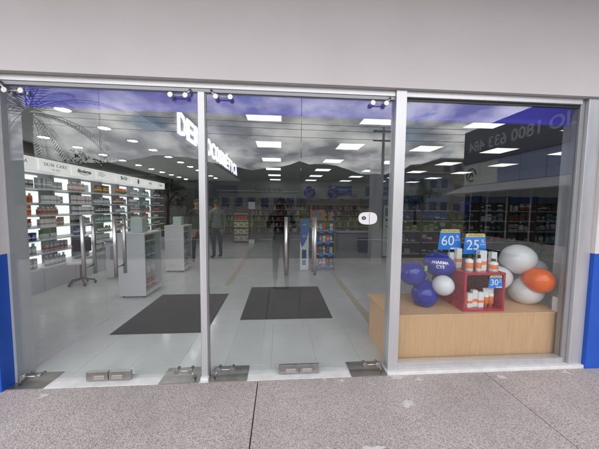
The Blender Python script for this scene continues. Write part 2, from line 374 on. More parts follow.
# ------------------------------------------------------------------ glass doors
def make_door(x0, x1, joint_right, label):
    d = thing('glass_door', label, 'door', ((x0 + x1) / 2, 0, 0), 0, 'frameless glass doors of the shop entrance')
    w = (x1 - x0) / 2
    bx('pane', GLASS, d, -w, w, -.005, .005, .022, 2.50)
    hx = (w - .125) if joint_right else (-w + .125)
    h = MB()
    for yy in (-.065, .065): h.tube([(hx, yy, .95), (hx, yy, 1.46)], .0145, 12)
    hh = h.build('pull_handle', STEEL, d)
    for z in (1.03, 1.38):
        MB().tube([(hx, -.062, z), (hx, .062, z)], .008, 8).build('standoff', STEEL, hh)
    # bottom lock patch at the meeting edge
    e0, e1 = (w - .185, w - .002) if joint_right else (-w + .002, -w + .185)
    pb = bx('patch_fitting', STEEL, d, e0, e1, -.016, .016, .012, .092, bev=.003)
    c = (e0 + e1) / 2 + (.02 if joint_right else -.02)
    bx('patch_lock', mat('polished_lock', (.75, .7, .68), .25, .9), pb, c - .045, c + .045, -.022, -.0165, .028, .056, bev=.002)
    # spider fittings at the hinge edge, top and bottom
    sx = -1 if joint_right else 1
    for z, n_ in ((2.465 if x0 > -2 else 2.45, 'top_spider'), (.085, 'bottom_spider')):
        s = MB()
        ex = sx * w
        a1, a2 = ex - sx * .085, ex - sx * .205
        for q in (a1, a2):
            s.tube([(q, -.05, z), (q, -.03, z), (q, -.008, z)], [.021, .021, .012], 12)
            s.tube([(q, .008, z), (q, .03, z)], .012, 10)
        s.tube([(a1, -.035, z), (a2, -.035, z)], .008, 8)
        zz = 2.52 if z > 1 else .012
        s.tube([(a1, -.035, z), (ex - sx * .06, -.035, (z + zz) / 2), (ex - sx * .045, -.03, zz)], .010, 8)
        s.build(n_, STEEL, d)
    return d
make_door(-2.258, -1.500, True, 'frameless glass door leaf at the far left beside the grey jamb')
make_door(-1.496, -.703, False, 'frameless glass door leaf left of the slim silver post')
make_door(-.627, .179, True, 'frameless glass door leaf right of the slim silver post')
make_door(.183, 1.006, False, 'frameless glass door leaf with white oval sticker beside the shop window')
for n_, (x0, x1) in enumerate(((-2.275, -1.99), (-1.05, -.705), (-.625, -.29), (.66, 1.004))):
    tag(MB().box(x0, x1, -.078, .15, .001, .006, bev=.0015).build('floor_hinge_plate', STEELD),
        ['steel floor hinge plate in the far left corner of the doorway', 'steel floor hinge plate just left of the slim post',
         'steel floor hinge plate just right of the slim post', 'steel floor hinge plate next to the shop window frame'][n_], 'floor plate', 'steel floor plates under the glass doors')
# oval sticker
st = thing('oval_sticker', 'white oval lock cover with small dark logo on the right glass door', 'sticker', (.795, 0, 1.455))
pts = []
for k in range(32):
    a = 2 * math.pi * k / 32; c, s = math.cos(a), math.sin(a)
    pts.append((.086 * math.copysign(abs(c) ** .75, c), .056 * math.copysign(abs(s) ** .75, s)))
MB().prism(pts, -.0125, -.0055).build('plate', WHITEP, st)
bx('pole_reflection_line', GREYINK, st, .012, .016, -.0135, -.0126, -.05, .05)  # grey line painting in a pole's reflection across the plate
ring = []
lg = MB(); lg.prism([(-.038 + .02 * math.cos(t / 20 * 6.283), .002 + .017 * math.sin(t / 20 * 6.283)) for t in range(20)], -.0137, -.0127); lg.build('logo', INK, st)
lettering('e', .03, WHITEP, st, ((-.038, -.0139, .004), (1, 0, 0), (0, 0, 1)), name='logo_letter', extrude=.0001)

# ------------------------------------------------------------------ mats
for x0, x1, y0, y1, rz, lab in ((-.54, .74, 1.20, 2.66, .0, 'charcoal entrance mat in the middle of the shop floor'), (-2.03, -.90, .86, 2.3, .0, 'charcoal entrance mat on the left behind the slim post')):
    m = thing('entrance_mat', lab, 'mat', ((x0 + x1) / 2, (y0 + y1) / 2, .001), rz, 'entrance mats')
    w, d = (x1 - x0) / 2, (y1 - y0) / 2
    bx('rubber_border', MATB, m, -w, w, -d, d, .0, .006, bev=.002)
    bx('carpet', MATG, m, -w + .025, w - .025, -d + .025, d - .025, .0062, .011, bev=.002)

# ------------------------------------------------------------------ ceiling lights
k = 0
ordn = ['first', 'second', 'third', 'fourth', 'fifth', 'sixth', 'seventh', 'eighth', 'ninth', 'tenth', 'eleventh', 'twelfth']
pf = MB().box(-.315, .315, -.315, .315, -.012, -.002).mesh('frame', mat('panel_frame', (.7, .7, .7), .5))
pd = MB().box(-.295, .295, -.295, .295, -.016, -.0125).mesh('diffuser', PANEL)
for ci, cx in enumerate((-.285, 1.74, 3.74, 5.74, 7.74)):
    for ri in range(6):
        yy = 2.2 + 2.1 * ri
        t = thing('ceiling_panel_light', 'square white ceiling panel light, %s column from the left, %s from the doors' % (ordn[ci], ordn[ri]), 'ceiling light', (cx, yy, 3.1), 0, 'square ceiling panel lights')
        obj('frame', pf, t); obj('diffuser', pd, t)
rim = MB().lathe([(.075, -.001), (.088, -.003), (.088, -.012), (.072, -.014), (.070, -.004)], n=20).mesh('rim', mat('downlight_rim', (.75, .75, .75), .4))
dl = MB().lathe([(.0, -.004), (.069, -.004), (.069, -.009), (.0, -.009)], n=20).mesh('lens', DOWNL)
for rn, (x, y0, n_) in enumerate(((-2.38, .79, 11), (-3.66, 1.40, 11))):
    for q in range(n_):
        t = thing('downlight', 'small round downlight, %s from the doors in the %s row' % (ordn[q], ['row over the pedestals', 'row over the wall shelves'][rn].replace('row ', '')), 'downlight', (x, y0 + .683 * q, 2.6), 0, 'round downlights in the dropped ceiling')
        obj('rim', rim, t); obj('lens', dl, t)

# ------------------------------------------------------------------ lit letters on the bulkhead
ls = thing('letter_sign', 'glowing white letters along the grey bulkhead over the left aisle', 'sign', (-1.59, 1.9, 2.86))
word = 'DERMOCOSMÉTICA'; step = 5.55 / len(word)
for q, ch in enumerate(word):
    lo = lettering(ch, .50, LETTER, ls, ((.012, 0, -.03), (0, 1, 0), (0, 0, 1)), name='letter', extrude=.012, bold=.009)
    ex = [v.co.y for v in lo.data.vertices]; cx_, wx_ = (max(ex) + min(ex)) / 2, max(ex) - min(ex)
    sc_ = (.90 * step / wx_) if ch != 'I' else 1.2
    for v in lo.data.vertices: v.co.y = (v.co.y - cx_) * sc_ + step * (q + .5)

# ------------------------------------------------------------------ products
PROD = {}
def prod_mesh(kind, w, d, h, body, band, cap=None):
    key = (kind, w, d, h, body, band, cap)
    if key in PROD: return PROD[key]
    def cm(c): return mat('pack_%d_%d_%d' % tuple(int(v * 255) for v in c), c, .45)
    ms = [cm(body), cm(band), cm(cap or body)]
    b = MB()
    if kind == 'carton':
        b.box(-w / 2, w / 2, -d / 2, d / 2, 0, h, 0, bev=.0015)
        b.box(-w / 2 - .0006, w / 2 + .0006, -d / 2 - .0006, d / 2 + .0006, h * .30, h * .48, 1)
        b.box(-w / 2 + w * .12, w / 2 - w * .12, -d / 2 - .0007, -d / 2 - .0001, h * .58, h * .68, 2)
    elif kind == 'bottle':
        r = w / 2
        b.lathe([(r * .92, 0), (r, .004), (r, h * .2), (r * 1.01, h * .2 + .001), (r * 1.01, h * .55), (r, h * .55 + .001), (r, h * .70), (r * .45, h * .78), (r * .45, h * .8), (r * .5, h * .8), (r * .5, h), (0, h)], n=10,
                mis=[0, 0, 0, 1, 1, 0, 0, 0, 2, 2, 2])
    else:  # tube standing on its cap
        r = w / 2
        b.lathe([(r * .6, 0), (r * .62, h * .15), (r, h * .17), (r, h * .55), (r * .95, h * .7)], n=10, mis=[2, 0, 1, 0])
        b.prism([(-r * .95, h * .70), (r * .95, h * .70), (r * 1.15, h), (-r * 1.15, h)], -.006, .006, 'y', 0)
    PROD[key] = b.mesh(kind, ms); return PROD[key]
def put(kind, w, d, h, body, band, loc, rz, label, group, cap=None):
    nm = {'carton': 'product_carton', 'bottle': 'product_bottle', 'tube': 'product_tube'}[kind]
    return tag(obj(nm, prod_mesh(kind, w, d, h, body, band, cap), None, loc, rz), label, 'product', group)
W_ = (.70, .70, .70); O_ = (.72, .17, .03); OB_ = (.45, .10, .03); G_ = (.32, .34, .36); DB_ = (.02, .07, .30); RE_ = (.5, .03, .03); PK_ = (.5, .25, .27)
GN_ = (.10, .22, .05); K_ = (.02, .02, .022); CR_ = (.55, .48, .36); TE_ = (.10, .28, .30); LB_ = (.25, .42, .62); BR_ = (.20, .08, .04); YE_ = (.65, .5, .08)
CN = {W_: 'white', O_: 'orange', OB_: 'rust orange', G_: 'grey', DB_: 'dark blue', RE_: 'red', PK_: 'pink', GN_: 'green', K_: 'black', CR_: 'cream', TE_: 'teal', LB_: 'pale blue', BR_: 'brown', YE_: 'yellow'}

# ------------------------------------------------------------------ lit wall shelves on the left
BAYW = .717; BAY0 = 1.87; WX = -4.18
titles = [('DERMA', .085, False), ('SKIN CARE', .085, False), ('Bioderma', .10, True), ('', 0, 0), ('Bi-Oil', .12, False), ('', 0, 0), ('vichy', .09, False), ('Uriage', .09, False)]
SH = [.42, .68, .92, 1.15, 1.36, 1.58, 1.84]
palette = [
    [(G_, W_), (G_, W_), (DB_, W_), (RE_, W_), (O_, OB_), (O_, OB_), (G_, K_)],
    [(G_, W_), (G_, RE_), (GN_, W_), (W_, PK_), (PK_, BR_), (W_, G_), (G_, W_)],
    [(G_, W_), (W_, RE_), (DB_, W_), (G_, K_), (W_, DB_), (W_, PK_), (PK_, W_)],
    [(W_, G_), (W_, G_), (GN_, W_), (TE_, W_), (K_, W_), (G_, W_), (BR_, YE_)],
    [(W_, G_), (K_, W_), (W_, RE_), (K_, W_), (TE_, W_), (BR_, W_), (O_, GN_)],
    [(W_, G_), (G_, W_), (W_, PK_), (RE_, W_), (W_, RE_), (W_, G_), (G_, W_)],
    [(W_, PK_), (PK_, W_), (BR_, W_), (RE_, W_), (BR_, PK_), (TE_, W_), (TE_, W_)],
    [(G_, K_), (BR_, W_), (K_, W_), (BR_, W_), (BR_, RE_), (K_, G_), (K_, W_)]]
bay_mesh = {}
def bm_(key, *a, m=None, bev=0):
    if key not in bay_mesh: bay_mesh[key] = MB().box(*a, bev=bev).mesh(key.split('-')[0], m)
    return bay_mesh[key]
for b in range(8):
    y0 = BAY0 + BAYW * b
    w = BAYW - .012
    u = thing('wall_shelf_bay', 'lit cosmetics wall shelf, %s bay from the entrance on the left wall' % ordn[b], 'shelf', (WX, y0, 0), 0, 'lit wall shelf bays')
    obj('back_panel', bm_('back_panel', -.42, -.39, 0, w, 0, 2.14, m=GREYP), u)
    obj('plinth', bm_('plinth', -.388, 0, .001, w - .001, 0, .40, m=mat('plinth_grey', (.44, .46, .49), .4, var=.03)), u)
    for q, yy in enumerate((0, w - .02)): obj('upright', bm_('upright-%d' % q, -.388, -.355, yy, yy + .02, .402, 2.139, m=SHELFG), u)
    hs = obj('header_sign', bm_('header_sign', -.42, -.005, .016, w - .012, 2.142, 2.36, m=HEADER), u)
    tt, sz, script = titles[b]
    fr = ((-.003, w / 2, 2.27 if not script else 2.26), (0, 1, 0), (0, 0, 1))
    if tt: lettering(tt, sz, INK if b in (2, 4) else GREYINK, hs, fr, extrude=.001, shear=.25 if script else 0, space=1.25 if b < 2 else 1, bold=.003 if b in (2, 4) else 0)
    if b == 1: lettering('LA PIEL', .04, GREYINK, hs, ((-.003, w / 2, 2.19), (0, 1, 0), (0, 0, 1)), extrude=.001, space=1.4)
    if b == 2: MB().tube([(-.003, w * .3, 2.21), (-.003, w * .5, 2.192), (-.003, w * .7, 2.215)], .005, 6).build('underline', INK, hs)
    if b == 3:
        for q in range(3): bx('printed_line', GREYINK, hs, -.0045, -.002, .08, .08 + [.16, .24, .18][q], 2.30 - .035 * q, 2.308 - .035 * q)
    if b == 5: MB().prism([(w / 2 + .05 * math.cos(t), 2.255 + .075 * math.sin(t)) for t in [k * .5236 for k in range(12)]], -.0045, -.002, 'x').build('emblem', mat('emblem_red', (.3, .1, .1), .5), hs)
    split = w * (.56 if b % 3 else .5)
    for q, z in enumerate(SH):
        zt = (SH + [2.135])[q + 1]
        obj('shelf', bm_('shelf-%d' % (b % 3 > 0), -.387, -.04 if True else 0, .021, w - .021, 0, .018, m=WHITEP), u, (0, 0, z - .02))
        lit = obj('light_panel', bm_('light_panel-%d-%d' % (q, b % 3 > 0), -.389, -.375, .03, split, z + .006, zt - .045, m=BAYL), u)
        c1, c2 = palette[b][q]
        kind = ['carton', 'bottle', 'carton', 'tube', 'carton', 'bottle', 'carton'][(q + b) % 7]
        n_ = random.choice((4, 5, 5, 6)) if b < 5 else 4
        hh = min(zt - z - .045, random.uniform(.13, .2)); pw = random.uniform(.055, .08)
        start = random.choice((.08, .16, split - .22)) if b else .44
        lab = '%s %s, %%s from the left on the %s shelf of the %s lit bay' % (CN[c1], kind, ['lowest', 'second lowest', 'third', 'middle', 'fifth', 'second highest', 'top'][q], ordn[b])
        for i in range(n_):
            yy = start + i * (pw + .02)
            if yy > w - .06: break
            put(kind, pw, .06, hh * random.uniform(.98, 1.02), c1, c2, (WX - random.uniform(.09, .12), y0 + yy, z), R(90) + random.uniform(-.08, .08), lab % ordn[i], 'products on the lit wall shelves', cap=K_ if kind == 'bottle' and b > 2 else W_)
        if q in (1, 3, 5, 6) and b < 6:
            for i in range(2):
                put('carton', .10, .05, random.uniform(.12, .16), G_ if (b + q) % 2 else c2, W_, (WX - .16, y0 + split + .07 + .13 * i, z), R(90),
                    '%s larger %s carton, %s shelf, right half of %s lit wall bay' % (['left', 'right'][i], CN[G_ if (b + q) % 2 else c2], ['', 'second lowest', '', 'middle', '', 'second highest', 'top'][q], ordn[b]), 'larger cartons on the lit wall shelves')

# ------------------------------------------------------------------ white pedestal showcases
for n_, (y0, y1) in enumerate(((2.16, 2.78), (3.93, 4.50))):
    x0, x1 = -2.675, -2.245; dd = y1 - y0
    p = thing('pedestal_showcase', ['white pedestal showcase with glazed side nearest the doors', 'white pedestal showcase with glazed side standing further back'][n_], 'showcase', (x0, y0, 0), 0, 'white pedestal showcases')
    ww = x1 - x0; H = 1.06
    bx('front_panel', WHITEP, p, 0, ww, 0, .02, .03, H, bev=.002)
    bx('left_panel', WHITEP, p, 0, .02, .021, dd, .03, H)
    bx('rear_panel', WHITEP, p, .021, ww, dd - .02, dd, .03, H)
    bx('base', WHITEP, p, .021, ww - .001, .021, dd - .021, .03, .10)
    bx('glass_side', CLEAR, p, ww - .007, ww - .001, .022, dd - .022, .101, H - .03)
    bx('top', WHITEP, p, -.004, ww + .004, -.004, dd + .004, H + .001, H + .03, bev=.003)
    for z in (.36, .62, .86): bx('shelf', CLEAR, p, .022, ww - .012, .022, dd - .022, z, z + .008)
    for q, (fx, fy) in enumerate(((.05, .05), (ww - .05, .05), (.05, dd - .05), (ww - .05, dd - .05))): MB().tube([(fx, fy, 0), (fx, fy, .029)], .02, 10).build('foot', BLACK, p)
    cs_ = MB()
    for a in ((.07, .36, .10, .106), (.07, .36, .42, .426)): cs_.box(a[0], a[1], a[2], a[3], H + .031, H + .50)
    for a in ((.07, .076, .107, .419), (.354, .36, .107, .419)): cs_.box(a[0], a[1], a[2], a[3], H + .031, H + .50)
    cs_.build('acrylic_case', CLEAR, p)
    bx('riser_block', mat('frosted_riser', (.78, .84, .84), .3), p, .13, .32, .16, .34, H + .031, H + .23 + .05 * (n_ == 0), bev=.004)
    for i, z in enumerate((.101, .368, .628, .868)):
        cA = [RE_, W_, TE_, GN_][i]
        for j in range(3):
            put('carton' if i != 1 else 'bottle', .09, .06, .15, cA, W_, (x1 - .10, y0 + .13 + .16 * j, z), R(90), '%s pack, %s along the %s level inside the %s pedestal showcase' % (CN[cA], ordn[j], ordn[i], ['front', 'rear'][n_]), 'packs inside the pedestal showcases')

# ------------------------------------------------------------------ desk and chair by the wall shelves
d = thing('consultation_desk', 'small white desk with black top beside the lit wall shelves', 'desk', (-3.62, 3.35, 0))
bx('front_panel', WHITEP, d, 0, .62, 0, .02, .04, .78); bx('side_panel', WHITEP, d, 0, .02, .021, .5, .0, .78); bx('side_panel', WHITEP, d, .60, .62, .021, .5, .0, .78)
bx('top', mat('desk_top_grey', (.25, .25, .26), .4), d, -.02, .64, -.02, .52, .781, .81, bev=.003)
bx('drawer', GREYP, d, .10, .52, -.018, -.001, .42, .70); bx('handle', STEEL, d, .26, .36, -.03, -.019, .60, .615)
ch = thing('swivel_chair', 'black and white swivel chair between the wall shelves and the desk', 'chair', (-3.86, 3.0, 0), .5)
MB().box(-.19, .19, -.18, .18, .42, .47, bev=.022).build('seat', WHITEP, ch)
MB().box(-.15, .15, .19, .225, .62, .90, bev=.016).build('backrest', BLACK, ch)
MB().tube([(0, .10, .44), (0, .26, .46), (0, .25, .75)], .014, 8).build('back_support', STEEL, ch)
MB().tube([(0, 0, .10), (0, 0, .44)], .025, 10).build('column', BLACK, ch)
for q in range(5):
    a = q * 1.2566; l = MB().tube([(0, 0, .12), (.21 * math.cos(a), .21 * math.sin(a), .07)], [.022, .014], 8).build('leg', BLACK, ch)
    MB().lathe([(.0, 0), (.02, .004), (.026, .03), (.02, .056), (0, .06)], (.21 * math.cos(a), .21 * math.sin(a), .0), 10).build('caster', BLACK, l)

# ------------------------------------------------------------------ centre of the shop: totem, end display, cartons
t = thing('banner_totem', 'tall narrow blue and white cardboard totem left of the gondola end', 'banner', (.59, 3.95, 0))
bx('board', mat('totem_white', (.72, .74, .76), .5), t, -.105, .105, 0, .02, .02, 1.27, bev=.002)
MB().prism([(-.104, .72), (-.06, .58), (.0, .66), (.06, .80), (.104, .98), (.104, 1.268), (-.104, 1.268)], -.003, -.0005).build('blue_print', mat('totem_blue', (.03, .12, .42), .45), t)
bx('base', GREYP, t, -.12, .12, -.06, .09, 0, .018)
for z, h_ in ((1.12, .012), (.86, .010), (.83, .010)): bx('printed_line', SIGNWHITE, t, -.05, .05, -.0045, -.0032, z, z + h_)
bx('product_picture', mat('print_navy', (.03, .06, .16), .5), t, -.06, .05, -.003, -.0005, .30, .52)
bx('product_picture', mat('print_teal', (.1, .2, .3), .5), t, -.05, .04, -.003, -.0005, .14, .27)

def gondola(name, label, x0, x1, y0, y1, h, shelves, frame, back, group=None, face=-1):
    gq = thing(name, label, 'shelf', ((x0 + x1) / 2, y0, 0), 0, group)
    w = (x1 - x0) / 2; d_ = y1 - y0
    bx('back_panel', back, gq, -w + .021, w - .021, d_ - .02, d_, .02, h)
    for s in (-1, 1): bx('side_panel', frame, gq, min(s * w, s * (w - .02)), max(s * w, s * (w - .02)), 0, d_, 0, h + .01)
    bx('plinth', frame, gq, -w + .021, w - .021, .02, d_ - .021, 0, .10)
    for z in shelves:
        s_ = bx('shelf', SHELFG, gq, -w + .021, w - .021, .015, d_ - .021, z - .02, z)
        bx('price_strip', mat('price_strip_%s' % name, (.42, .43, .45), .5), s_, -w + .022, w - .022, .008, .0145, z - .035, z)
    return gq
gs = [.12, .42, .72, 1.0]
ge = gondola('gondola_end', 'gondola end shelf crowded with small packs and blue price cards', .84, 1.34, 3.98, 4.35, 1.22, gs, mat('gondola_dark', (.12, .12, .12), .5), mat('gondola_back', (.16, .13, .12), .6))
cols = [W_, O_, LB_, RE_, GN_, W_, DB_, CR_]
for q, z in enumerate(gs):
    for i in range(5):
        c = cols[(q * 3 + i) % 8]
        put('carton' if (i + q) % 3 else 'bottle', .075, .06, random.uniform(.13, .19), c, cols[(q + i * 3 + 2) % 8], (.91 + .088 * i, 4.06, z), random.uniform(-.1, .1), '%s pack, %s from the left on the %s shelf of the gondola end' % (CN[c], ordn[i], ['bottom', 'second', 'third', 'top'][q]), 'packs on the gondola end')
    for i in range(2):
        x = .95 + .22 * i + (.06 if q % 2 else 0)
        bx('price_card', SIGNBLUE, ge, x - 1.09 - .055, x - 1.09 + .055, -.004, .006, z - .075, z - .005)
bk = thing('brown_carton', 'open brown cardboard carton on top of the gondola end', 'carton', (.93, 4.16, 1.231))
for a in ((-.17, .17, -.12, -.115, 0, .26), (-.17, .17, .115, .12, 0, .26), (-.17, -.165, -.114, .114, 0, .26), (.165, .17, -.114, .114, 0, .26)): bx('side', mat('cardboard', (.36, .19, .09), .8, var=.08), bk, *a)
bx('bottom', mat('cardboard', (.36, .19, .09)), bk, -.164, .164, -.114, .114, 0, .005)
bx('label_print', SIGNBLUE, bk, -.05, .06, -.123, -.1205, .08, .17)
for i in range(4):
    c = [W_, O_, LB_, CR_][i]; put('bottle', .06, .06, .20 + .02 * (i % 2), c, cols[(i + 3) % 8], (1.16 + .05 * i if i else 1.14, 4.2 - .05 * (i % 2), 1.221 + .0), 0, '%s bottle standing on top of the gondola end beside the brown carton' % CN[c], 'bottles on top of the gondola end')
# long run behind the end
for q in range(3):
    yb = 4.36 + .95 * q
    gr = thing('aisle_gondola', 'double sided aisle shelf, %s section behind the gondola end' % ordn[q], 'shelf', (1.09, yb, 0), 0, 'aisle shelves behind the gondola end')
    bx('spine', mat('gondola_back', (.16, .13, .12)), gr, -.015, .015, 0, .94, 0, 1.20)
    for z in gs: bx('shelf', SHELFG, gr, -.26, -.016, .005, .935, z - .02, z); bx('shelf', SHELFG, gr, .016, .26, .005, .935, z - .02, z)

cd = gondola('carton_display', 'brown wooden display with rows of cream cartons in the middle of the shop', -1.98, -1.33, 8.92, 9.3, 1.55, [.12, .40, .70, .98, 1.26], BROWN, BROWN)
for q, z in enumerate((.12, .40, .70)):
    for i in range(5): put('carton', .11, .12, .2 - .01 * (i % 2), CR_, W_ if i % 2 else BR_, (-1.9 + .122 * i, 9.02, z), 0, 'cream carton, %s from the left on the %s shelf of the brown display' % (ordn[i], ['bottom', 'second', 'third'][q]), 'cream cartons on the brown display')
for i in range(4): put('carton', .12, .12, .19, RE_, BR_, (-1.88 + .145 * i, 9.02, .98), 0, 'dark red carton, %s from the left on the upper shelf of the brown display' % ordn[i], 'red cartons on the brown display')
fs_ = thing('sign_stand', 'slim metal sign stand with white foot right of the brown display', 'stand', (-1.2, 8.9, 0))
bx('foot', WHITEP, fs_, -.12, .12, -.12, .12, 0, .16, bev=.01); MB().tube([(0, 0, .16), (0, 0, 1.45)], .015, 8).build('pole', STEEL, fs_); bx('card', WHITEP, fs_, -.14, .14, -.012, -.004, 1.45, 1.75)

# ------------------------------------------------------------------ back wall
allp = MB(); MIX = [W_, BR_, CR_, G_, DB_, RE_, TE_, O_, K_, PK_]
def fill(x0, x1, y, z, hmax, dark=False):
    x = x0
    while x < x1 - .05:
        w = random.uniform(.05, .12); h = random.uniform(.5, .92) * hmax
        if random.random() < .88: allp.box(x, min(x1, x + w - .008), y, y + .12, z + .001, z + h, random.randrange(len(MIX)))
        x += w
for q in range(12):
    x0 = -4.4 + 1.16 * q
    un = gondola('back_wall_shelf', 'back wall shelf unit with blue category sign, %s from the left' % ordn[q], x0, x0 + 1.14, 12.7, 13.38, 2.05, [.12, .45, .78, 1.1, 1.42, 1.74], mat('unit_frame', (.16, .13, .12), .5), mat('unit_back', (.10, .08, .07), .6), 'back wall shelf units')
    cs2 = bx('category_sign', LINENAVY, un, -.46, .46, -.06, -.03, 1.93, 2.06)
    bx('sign_print', LB_ and mat('sign_print_blue', (.2, .33, .6), .5), cs2, -.3, .28, -.064, -.061, 1.975, 2.01)
    for z in (.12, .45, .78, 1.1, 1.42): fill(x0 + .04, x0 + 1.1, 12.76, z, .28)
wt = thing('wall_lettering', 'grey lettering on the back wall above the shelves', 'sign', (-.7, 13.4, 2.55))
lettering('Salud & Vida', .32, mat('dull_navy', (.03, .04, .07), .5), wt, ((0, -.004, 0), (1, 0, 0), (0, 0, 1)), extrude=.006)
for n_, (x0, x1, z0, z1, lab) in enumerate(((-3.95, -2.5, 2.15, 2.78, 'large blue hanging panel on the back wall at the left'), (2.9, 4.3, 2.3, 2.85, 'large blue hanging panel on the back wall behind the column'), (5.2, 6.9, 2.3, 2.85, 'large blue hanging panel on the back wall at the right'))):
    bp_ = thing('wall_panel', lab, 'sign', ((x0 + x1) / 2, 13.38, z0), 0, 'blue panels on the back wall')
    bx('board', mat('panel_blue', (.01, .05, .26), .5), bp_, -(x1 - x0) / 2, (x1 - x0) / 2, -.03, 0, 0, z1 - z0, bev=.003)
    bx('stripe', mat('sign_print_blue', (.2, .33, .6)), bp_, -.3, .45, -.034, -.0305, .25, .31)

# ------------------------------------------------------------------ checkout, basket, column, poster
co = thing('checkout_counter', 'white checkout counter with blue edge at the right rear', 'counter', (2.1, 7.0, 0))
bx('body', mat('counter_grey', (.38, .385, .39), .5), co, 0, 1.35, 0, .55, 0, .60); bx('top', WHITEP, co, -.02, 1.37, -.02, .57, .64, .665); bx('blue_edge', LINENAVY, co, -.02, 1.37, -.02, .56, .601, .639)
ba = thing('shopping_basket_stack', 'stack of dark blue shopping baskets in front of the checkout counter', 'basket', (2.93, 6.6, 0))
for q in range(4):
    z = .09 * q; b_ = MB()
    o_ = [(-.17, -.12), (.17, -.12), (.17, .12), (-.17, .12)]
    for s in range(4):
        (ax, ay), (bx_, by_) = o_[s], o_[(s + 1) % 4]
        b_.quad([(ax, ay, z), (bx_, by_, z), (bx_ * 1.2, by_ * 1.2, z + .22), (ax * 1.2, ay * 1.2, z + .22)])
    b_.quad([(x_, y_, z) for x_, y_ in o_]); ob = b_.build('basket', mat('basket_navy', (.015, .025, .10), .5), ba)
    sm = ob.modifiers.new('thickness', 'SOLIDIFY'); sm.thickness = .006
cl = thing('shop_column', 'square light grey column standing near the checkout', 'column', (2.76, 5.1, 0))
bx('shaft', mat('column_paint', (.48, .48, .49), .7, var=.03), cl, -.15, .15, -.15, .15, 0, 3.099, bev=.006); bx('skirting', GREYP, cl, -.162, .162, -.162, .162, 0, .10)
po = thing('poster_stand', 'tall white poster with black curved figure beside the column', 'poster', (3.10, 4.92, 0))
bx('board', mat('poster_white', (.55, .55, .56), .6), po, -.17, .17, 0, .02, .18, 1.62, bev=.002); bx('foot', STEELD, po, -.15, .15, -.1, .12, 0, .02); MB().tube([(0, .03, .02), (0, .03, .4)], .012, 8).build('pole', STEELD, po)
MB().tube([(-.10, -.006, 1.05), (-.02, -.006, 1.0), (.05, -.006, .86), (.0, -.006, .74), (-.08, -.006, .68)], [.012, .022, .03, .022, .010], 8).build('figure_print', INK, po)
bx('title_print', INK, po, -.11, .11, -.004, -.0005, 1.18, 1.24); bx('picture_print', GREYINK, po, -.12, .12, -.004, -.0005, 1.32, 1.55); MB().tube([(-.05, -.005, .5), (.02, -.005, .44), (.08, -.005, .42)], .02, 8).build('figure_print', INK, po)

# ------------------------------------------------------------------ balloons
def balloon_mesh(rx, rz, m_, txt=None, tm=None):
    b = MB(); prof = []
    for i in range(17):
        a = math.pi * i / 16 - math.pi / 2
        r = math.cos(a); z = math.sin(a)
        k = 1 - .16 * max(0, -z) ** 1.5 * 1.0
        prof.append((rx * r * k, rz * z * (1.06 if z < 0 else 1)))
    prof[0] = (.004, -rz * 1.075)
    b.lathe([(.011, -rz * 1.16), (.009, -rz * 1.12), (.005, -rz * 1.08)] + prof[1:], n=28)
    return b.mesh('envelope', m_)
def balloon(label, c, axis, rx, rz, m_, group, txt=None, tdir=(0, -1, 0)):
    """axis: direction from knot to crown"""
    t = thing('balloon', label, 'balloon', c, 0, group)
    q = Vector(axis).normalized().to_track_quat('Z', 'Y')
    e_ = obj('envelope', balloon_mesh(rx, rz, m_), t); e_.rotation_mode = 'QUATERNION'; e_.rotation_quaternion = q
    if txt:
        me = text_mesh(txt, .028, extrude=0, bold=.0005); me.materials.clear(); me.materials.append(SIGNWHITE)
        dv_ = Vector(tdir).normalized(); rr_ = Vector((0, 0, 1)).cross(-dv_).normalized() * -1; rr_ = Vector((0, 0, 1)).cross(dv_).normalized(); uu = dv_.cross(rr_)
        qi = q.inverted()
        for v in me.vertices:
            p = dv_ * .10 + rr_ * v.co.x + uu * v.co.y
            l = qi @ p.normalized()
            s = 1 / math.sqrt((l.x / rx) ** 2 + (l.y / rx) ** 2 + (l.z / rz) ** 2)
            v.co = p.normalized() * (s + .0015)
        obj('printed_name', me, t)
    return t
GL, GR_ = 'blue balloon cluster', 'white balloon cluster'
cL = Vector((1.72, .36, .78))
PT = 'Pharmacys\nFarmacias'
balloon('dark blue balloon at the far left of the left cluster', (1.44, .38, .84), (-.9, -.1, .2), .130, .145, BBLUE, GL)
balloon('dark blue balloon with white print at the top of the left cluster', (1.735, .38, .94), (.2, -.1, .8), .165, .130, BBLUE, GL, 'PHARMA\nCYS', (-.5, -1, .18))
balloon('dark blue balloon at the bottom of the left cluster', (1.56, .33, .628), (-.3, -.2, -.9), .135, .145, BBLUE, GL)
balloon('dark blue balloon touching the red display box', (1.85, .42, .72), (.8, -.1, -.5), .125, .145, BBLUE, GL, 'PHARMA\nCYS', (.2, -1, -.55))
balloon('small white balloon in the middle of the left cluster', (1.69, .22, .755), (.1, -1, 0), .105, .11, BWHITE, GL)
MB().box(1.50, 1.53, .245, .25, .90, .955).build('balloon_tag', mat('tag_green', (.2, .35, .12), .5)).parent = None
tag(bpy.data.objects['balloon_tag'], 'small green and white paper tag on the far left blue balloon', 'tag')
balloon('white balloon at the top of the right cluster', (2.70, .42, .985), (-.3, -.1, .9), .175, .165, BWHITE, GR_)
balloon('white balloon behind the red box in the right cluster', (2.48, .44, .77), (-1, 0, -.1), .135, .155, BWHITE, GR_)
balloon('white balloon at the bottom of the right cluster', (2.76, .36, .635), (.3, -.2, -.9), .165, .145, BWHITE, GR_)
balloon('white balloon at the back right of the right cluster', (2.98, .50, .84), (.9, .1, .3), .12, .15, BWHITE, GR_)
balloon('bright orange balloon in front of the white balloon cluster', (2.76, .22, .795), (.5, -.8, .0), .135, .135, BORANGE, GR_)
